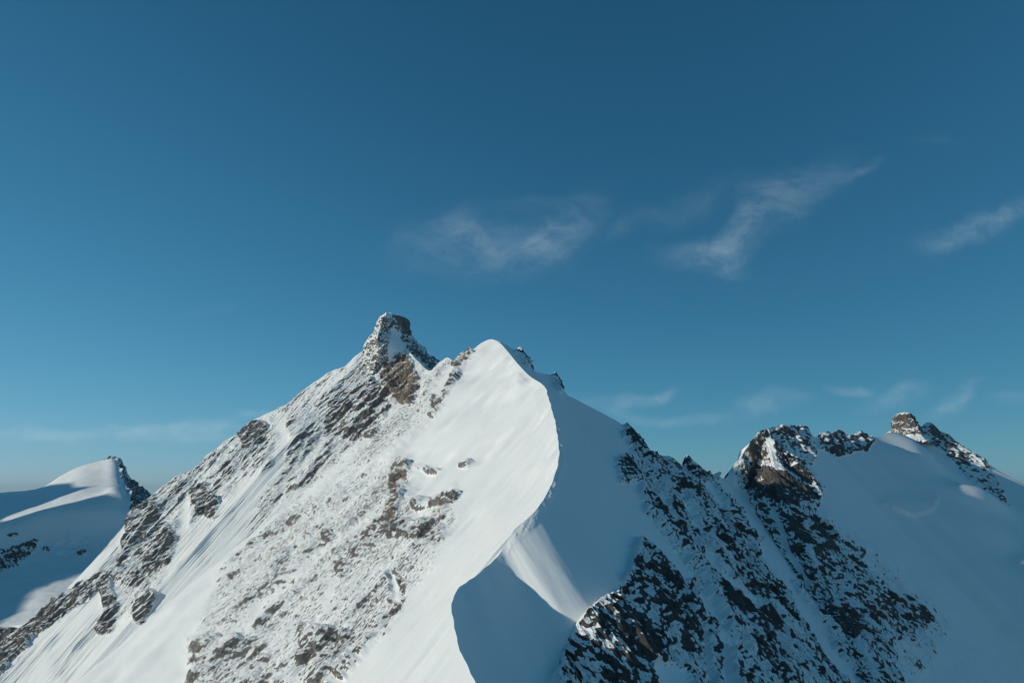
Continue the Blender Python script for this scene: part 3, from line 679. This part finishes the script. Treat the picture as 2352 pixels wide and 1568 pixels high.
p2_fields = [([(1880, 1150), (1990, 1240), (2090, 1330), (2190, 1420), (2170, 1500), (2100, 1560), (2120, 1700), (1990, 1700), (1850, 1300)], .17, 34), (RIB, .50, 18), (DARK1, .92, 9), (DARK2, .92, 10), (LITROCK, .6, 5), (CRESTROCK, .6, 6), (EAST, .55, 6), ([(1755, 980), (1850, 972), (1872, 1040), (1850, 1100), (1780, 1060)], .42, 8), ([(1900, 1380), (1960, 1400), (1990, 1450), (1960, 1470), (1910, 1430)], .85, 8), ([(1930, 1240), (1980, 1270), (1960, 1300)], .7, 8),
             (([(1780, 1180), (1810, 1260), (1860, 1340)], 10), .1, 8, 'set'), (([(1850, 1200), (1880, 1250)], 6), .2, 5, 'set'), (([(1664, 1098), (1712, 1165), (1762, 1260), (1822, 1370), (1895, 1480), (1960, 1570)], 17), .0, 8, 'set')]

BULGE = [(1950, 1085), (2060, 1035), (2150, 1120), (2153, 1150), (2138, 1178), (2095, 1186), (2045, 1166), (2000, 1148), (1955, 1140)]
KN1, KN2 = 30.0, 26.0
def second_patch(top, cols, NU, NV, seed, specs0, splits):
    P, SM, DM, Q, CREST, CH = ruled_patch(top, cols, NU, NV)
    px, py = project(P); px = px.astype(np.float32); py = py.astype(np.float32)
    dens = density_map(px, py, p2_fields, 10, 34, 8.3)
    gw = fbm(P[..., 0] / 70, P[..., 1] / 70, P[..., 2] / 70 + 87, 3)
    ribs = 1 - 2.4 * np.abs(perlin(SM / 45 + .5 * gw, DM / 150, SM * 0 + 91.2 + seed))
    dens = dens + sstep(.1, .3, dens) * (.28 * fbm(SM / 40, DM / 90, SM * 0 + 22.2 + seed, 4, .6) + .16 * (ribs - .25))
    NBASE = grid_normals(P); amp = sstep(.0, .34, dens)
    rel = rock_relief(P, (.45, -.3, -.8), 80.0 + seed, 2.8, (40, 20, 10, 5, 3.2)) * .85
    roll = fbm(P[..., 0] / 160, P[..., 1] / 160, P[..., 2] / 160 + 9, 4) * 9.0 * np.minimum(1, DM / 60.0)
    crev = fbm(SM / 30.0, DM / 7.0, SM * 0 + 1.0, 3, .6) * .9 * sstep(250, 420, DM) * sstep(0, .3, fbm(P[..., 0] / 120, P[..., 1] / 120, P[..., 2] / 120 + 33, 2))
    bul = 1.5 * sstep(-1.4, 1.4, poly_sd(px + 5 * fbm(px / 18, py / 18, px * 0 + 3, 3), py + 5 * fbm(px / 18, py / 18, px * 0 + 8, 3), BULGE)) * sstep(1120, 1165, py) * sstep(2005, 2050, px) * 3.5
    def knoll(cx, cy, rx, ry, ang):
        c_, s_ = math.cos(R(ang)), math.sin(R(ang)); ux = ((px - cx) * c_ + (py - cy) * s_) / rx; uy = (-(px - cx) * s_ + (py - cy) * c_) / ry
        return np.exp(-(ux ** 2 + uy ** 2))
    bul = bul + KN1 * knoll(2085, 1046, 92, 22, 36) + KN2 * knoll(2240, 1150, 70, 14, 22) - 12 * knoll(2330, 1258, 70, 30, 20)
    crev = crev + fbm(P[..., 0] / 16, P[..., 1] / 16, P[..., 2] / 16, 4, .6) * 1.1 * sstep(-10, 30, poly_sd(px, py, [(1990, 1200), (2060, 1290), (2200, 1320), (2400, 1365), (2500, 1700), (2150, 1700), (2200, 1480), (2120, 1400)]))
    disp = amp * (rel + .6 + 3 * (ribs - .3) * np.minimum(1, DM / 40.0)) + roll * (.6 + .4 * amp) + crev * (1 - amp) + bul
    ka = CH[len(ARETE) - 1] / CH[-1]
    disp = disp * np.where(Q[:, None] < ka, np.minimum(1, DM / 7.0), 1)
    P = P + NBASE * disp[..., None]
    rock = cover(P, dens, 8.0, 32.0 + seed, up=(-.25, -.1, 1.0), jitter=.25, win=60)
    tone = np.clip(.15 + .4 * fbm(px / 60, py / 60, px * 0 + 29, 3), 0, 1); tone = np.maximum(tone, .7 * sstep(-4, 4, poly_sd(px, py, LITROCK)))
    lab = np.zeros(P.shape[:2], int)
    pxw = px + 6 * fbm(px / 25, py / 25, px * 0 + 41.7, 3); pyw = py + 6 * fbm(px / 25, py / 25, px * 0 + 46.7, 3)
    specs = list(specs0)
    for poly, nm, lb in splits:
        lab[poly_sd(pxw, pyw, poly) > 0] = len(specs); specs.append((nm, lb, None))
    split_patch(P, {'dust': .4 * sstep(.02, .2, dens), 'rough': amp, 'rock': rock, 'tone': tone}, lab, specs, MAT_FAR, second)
    return P
PR = second_patch(P2_TOP, p2_cols, 640, 340, 0.0, [('snow_basin', 'smooth blue shaded snow basin', None)], [(RIB, 'rock_rib', 'long dark rock rib falling from the blunt peak'), (DARK1, 'rock_cliff', 'black cliff below the blunt peak'), (DARK2, 'rock_cliff', 'black rock step on the long rib'), (CRESTROCK, 'rock_crest', 'jagged rocks along the crest'), (EAST, 'rock_ridge', 'rocky ridge falling away from the square tower')])
PL = second_patch(P2L_TOP, p2l_cols, 420, 190, 5.0, [('snow_couloir', 'shaded snow couloir beside the dark rib', None)], [(RIB, 'rock_flank', 'dark flank of the rock rib above the snow couloir'), (LITROCK, 'rock_face', 'small sunlit rock face of the blunt peak')])
back_side(PR[:, 0][230:], 60, 1.0, 900, 'rear_face', second, MAT_FAR, 15.0, label='snowy rear side of the second mountain')
back_side(PL[:, 0][215:], 100, 1.0, 700, 'rear_face', second, MAT_FAR, 16.0, label='snowy rear side of the blunt peak')
tower([(946, 2076, 2083), (949, 2066, 2092), (954, 2061, 2099), (964, 2060, 2106), (975, 2058, 2114), (984, 2060, 2122), (992, 2053, 2128), (1003, 2045, 2138), (1022, 2025, 2165)], 1690,
      [(0, 1), (-.8, .8), (-1, 0), (-.55, -.7), (-.1, -.8), (.7, -.1), (1, .4)], 'rock_tower', second, MAT_FAR, 17.0, [(([(2055, 1003), (2140, 1006)], 7), .1, 3, 'set')], .66, 220, 150, 1.3, .95, .3, 'square topped rock tower on the crest', (22, 11, 6, 3.4))
tower([(969, 2130, 2138), (974, 2124, 2145), (984, 2116, 2156), (1000, 2104, 2172)], 1725,
      [(0, 1), (-.8, .8), (-1, 0), (-.4, -.7), (.5, -.5), (1, .2)], 'rock_knob', second, MAT_FAR, 19.0, [], .62, 90, 60, .9, .4, .3, 'small rock knob beside the square tower', (10, 5, 3))
print('second', time.time() - T0)

# ================================================================== 4 far ridge on the right, glacier peak on the left
def control_patch(rows, nu, nv):
    """rows[j][i] = (px, py, D): smooth surface through the control points"""
    G = np.array(rows, float)
    G[..., 2] = 1 / G[..., 2]
    mj, mi = G.shape[:2]
    A_ = np.stack([catmull(np.arange(mi), G[j], np.linspace(0, mi - 1, nu)) for j in range(mj)], 0)      # mj, nu, 3
    B_ = np.stack([catmull(np.arange(mj), A_[:, i], np.linspace(0, mj - 1, nv)) for i in range(nu)], 0)  # nu, nv, 3
    return place(B_[..., 0], B_[..., 1], 1 / B_[..., 2])

far = empty('mountain', (0, 0, 0))
tag(far, 'distant pale blue snow ridge low on the skyline behind the square tower', 'mountain')
xs = [2180, 2240, 2290, 2340, 2400, 2480]
P = control_patch([[(x, y, 4200) for x, y in zip(xs, (1150, 1118, 1103, 1108, 1120, 1140))], [(x, y + 60, 3800) for x, y in zip(xs, (1150, 1118, 1103, 1108, 1120, 1140))], [(x, 1400, 2900) for x in xs]], 90, 60)
P = P + grid_normals(P) * (fbm(P[..., 0] / 200, P[..., 1] / 200, P[..., 2] / 200, 4) * 8)[..., None]
z0 = np.zeros(P.shape[:2])
split_patch(P, {'rock': z0, 'tone': z0}, z0.astype(int), [('snow_slope', 'distant snow slope', None)], MAT_GLACIER, far)
back_side(P[:, 0], 80, .8, 900, 'rear_face', far, MAT_GLACIER, 21.0, .05, label='snowy rear side of the distant ridge')

glacier = empty('mountain', (0, 0, 0))
tag(glacier, 'rounded glacier peak with a white summit and curving shadowed snow slopes', 'mountain')
cx_ = [-160, -60, 20, 90, 140, 185, 230, 258, 276, 285, 305, 345, 400, 470]
r0 = [1145, 1136, 1130, 1121, 1092, 1070, 1058, 1050, 1062, 1092, 1106, 1138, 1180, 1230]
r1 = [1170, 1155, 1148, 1143, 1128, 1118, 1114, 1110, 1112, 1118, 1130, 1160, 1200, 1245]
r2 = [1240, 1215, 1194, 1172, 1158, 1147, 1134, 1122, 1124, 1130, 1145, 1175, 1215, 1260]
r3 = [1250, 1225, 1203, 1183, 1174, 1168, 1166, 1166, 1168, 1170, 1178, 1200, 1235, 1275]
r4 = [1330, 1310, 1295, 1282, 1275, 1270, 1262, 1258, 1256, 1254, 1256, 1268, 1290, 1320]
r5 = [1440, 1420, 1405, 1390, 1382, 1375, 1368, 1362, 1358, 1356, 1356, 1360, 1370, 1390]
r6 = [1560, 1530, 1510, 1490, 1480, 1474, 1468, 1464, 1460, 1458, 1456, 1456, 1460, 1470]
rows = [[(x, y, d) for x, y in zip(cx_, r)] for r, d in ((r0, 1900), (r1, 1720), (r2, 1570), (r3, 1500), (r4, 1430), (r5, 1160), (r6, 900))]
P = control_patch(rows, 380, 300)
px, py = project(P); px = px.astype(np.float32); py = py.astype(np.float32)
SUMROCK = [(276, 1052), (292, 1095), (350, 1132), (380, 1180), (325, 1200), (296, 1205), (300, 1150), (286, 1110), (272, 1070)]
ISLE = [(-60, 1290), (0, 1262), (40, 1252), (92, 1236), (86, 1262), (40, 1300), (0, 1310), (-60, 1340)]
gl_fields = [(SUMROCK, .72, 4), (ISLE, .55, 6), (blob(34, 1226, 16, 5, -15, 8, 31), .5, 3), (blob(108, 1262, 10, 4, 20, 8, 32), .8, 3), (blob(188, 1271, 14, 4, -5, 8, 33), .7, 3), (([(240, 1052), (262, 1048), (276, 1058)], 3), .8, 2)]
dens = density_map(px, py, gl_fields, 5, 22, 18.3)
NBASE = grid_normals(P); amp = sstep(.0, .34, dens)
rel = rock_relief(P, (.2, -.7, -.7), 120.0, 1.5, (40, 20, 10, 6))
ser = sstep(-14, 14, poly_sd(px, py, [(88, 1238), (140, 1228), (200, 1240), (200, 1268), (140, 1280), (110, 1262)]))
P = P + NBASE * (amp * rel + fbm(P[..., 0] / 140, P[..., 1] / 140, P[..., 2] / 140, 4) * 6 + fbm(P[..., 0] / 60, P[..., 1] / 25, P[..., 2] / 25 + 5, 4, .55) * 2.6 * sstep(1190, 1260, py) + ser * fbm(P[..., 0] / 22, P[..., 1] / 22, P[..., 2] / 22, 4, .6) * 9)[..., None]
rock = cover(P, dens, 8.0, 52.0)
lab = np.zeros(P.shape[:2], int); specs = [('snow_field', 'glacier snow with curving crest and shaded hollow', None)]
for poly, nm, lb in [(SUMROCK, 'rock_ridge', 'dark rock ridge beside the white summit'), (ISLE, 'rock_outcrop', 'grey rock island in the shaded glacier')]:
    lab[poly_sd(px, py, poly) > 0] = len(specs); specs.append((nm, lb, None))
split_patch(P, {'rough': amp, 'rock': rock, 'tone': rock * 0}, lab, specs, MAT_GLACIER, glacier)
back_side(P[:, 0], 95, .8, 900, 'rear_face', glacier, MAT_GLACIER, 23.0, .1, label='snowy rear side of the glacier peak')

# unseen mountain added left of the frame, crest shaped to shade the glacier
shadow_mountain = empty('mountain', (0, 0, 0))
tag(shadow_mountain, 'unseen snow mountain added beyond the view to shade the glacier peak', 'mountain')
hd = np.array([math.cos(SUN_BEHIND), math.sin(SUN_BEHIND)]); pd = np.array([-hd[1], hd[0]])
qk = [900, 1150, 1260, 1296, 1325, 1370, 1468, 1500, 1526, 1560, 1640, 1700, 1740, 1778, 1817, 1830, 1868, 1895, 1920, 1950, 1986, 2025, 2080, 2250, 2700]
hk = [-700, -450, -270, -214, -198, -186, -174, -164, -140, -100, -20, 10, 15, 16, 0, -19, -60, -95, -100, -30, 20, 8, 15, -12, -12]
q = np.linspace(900, 2700, 320)
hq = np.interp(q, qk, hk) + 1400 * math.tan(SUN_ELEV)
base = (-1590 * hd)[None] + q[:, None] * pd[None]
off = np.concatenate([-np.geomspace(900, 4, 14), [0], np.geomspace(4, 900, 14)])
G = np.empty((320, len(off), 3))
G[..., :2] = base[:, None] + off[None, :, None] * hd[None, None]
G[..., 2] = hq[:, None] - np.abs(off)[None] * .95
G = G + grid_normals(G) * (fbm(G[..., 0] / 120, G[..., 1] / 120, G[..., 2] / 120, 4) * 22 * np.minimum(1, np.abs(off) / 120)[None])[..., None]
rk = cover(G, np.full(G.shape[:2], .4), 8.0, 3.0)
split_patch(G, {'rough': rk * 0 + 1, 'rock': rk, 'tone': rk * 0}, np.zeros(G.shape[:2], int), [('slope', 'snow and rock slopes of the added unseen mountain', None)], MAT_FAR, shadow_mountain)

# valley floor far below, out to the horizon
v = []
n = 72
rad = [1, 300, 900, 2000, 4500, 9000, 18000, 40000]
an = np.linspace(0, 2 * np.pi, n + 1)
G = np.empty((n + 1, len(rad), 3))
G[..., 0] = np.cos(an)[:, None] * np.array(rad)[None]; G[..., 1] = np.sin(an)[:, None] * np.array(rad)[None]; G[..., 2] = -900
gm = bpy.data.materials.new('valley_ground'); gm.use_nodes = True
t = gm.node_tree; b_ = t.nodes['Principled BSDF']; b_.inputs['Roughness'].default_value = .9
no = t.nodes.new('ShaderNodeTexNoise'); no.inputs['Scale'].default_value = .002; no.inputs['Detail'].default_value = 8
ge = t.nodes.new('ShaderNodeNewGeometry'); t.links.new(ge.outputs['Position'], no.inputs['Vector'])
cr = t.nodes.new('ShaderNodeValToRGB'); cr.color_ramp.elements[0].position = .42; cr.color_ramp.elements[0].color = (.25, .28, .29, 1); cr.color_ramp.elements[1].position = .6; cr.color_ramp.elements[1].color = (.70, .74, .75, 1)
t.links.new(no.outputs[0], cr.inputs[0]); t.links.new(cr.outputs[0], b_.inputs['Base Color'])
g_ = split_patch(G, {}, np.zeros(G.shape[:2], int), [('ground', None, None)], gm, None)[0]
tag(g_, 'valley floor far below the mountains', 'ground')
print('done', time.time() - T0, sum(len(o.data.polygons) for o in scene.objects if o.type == 'MESH') * 2)

# thin mountain air
hz = bpy.data.materials.new('air'); hz.use_nodes = True
t = hz.node_tree; t.nodes.clear()
vo = t.nodes.new('ShaderNodeVolumePrincipled'); vo.inputs['Color'].default_value = (.50, .76, .95, 1); vo.inputs['Density'].default_value = 2.2e-5; vo.inputs['Anisotropy'].default_value = .2
mo = t.nodes.new('ShaderNodeOutputMaterial'); t.links.new(vo.outputs[0], mo.inputs['Volume'])
x0, x1, y0, y1, z0, z1 = -45000, 45000, -45000, 45000, -960, 620
v = np.array([(x, y, z) for z in (z0, z1) for y in (y0, y1) for x in (x0, x1)], float)
f = np.array([(0, 2, 3, 1), (4, 5, 7, 6), (0, 1, 5, 4), (2, 6, 7, 3), (0, 4, 6, 2), (1, 3, 7, 5)])
hzo = link_mesh('haze', v, f, {}, hz, None, False)
hzo['kind'] = 'stuff'; hzo['label'] = 'thin blue mountain air'; hzo['category'] = 'haze'
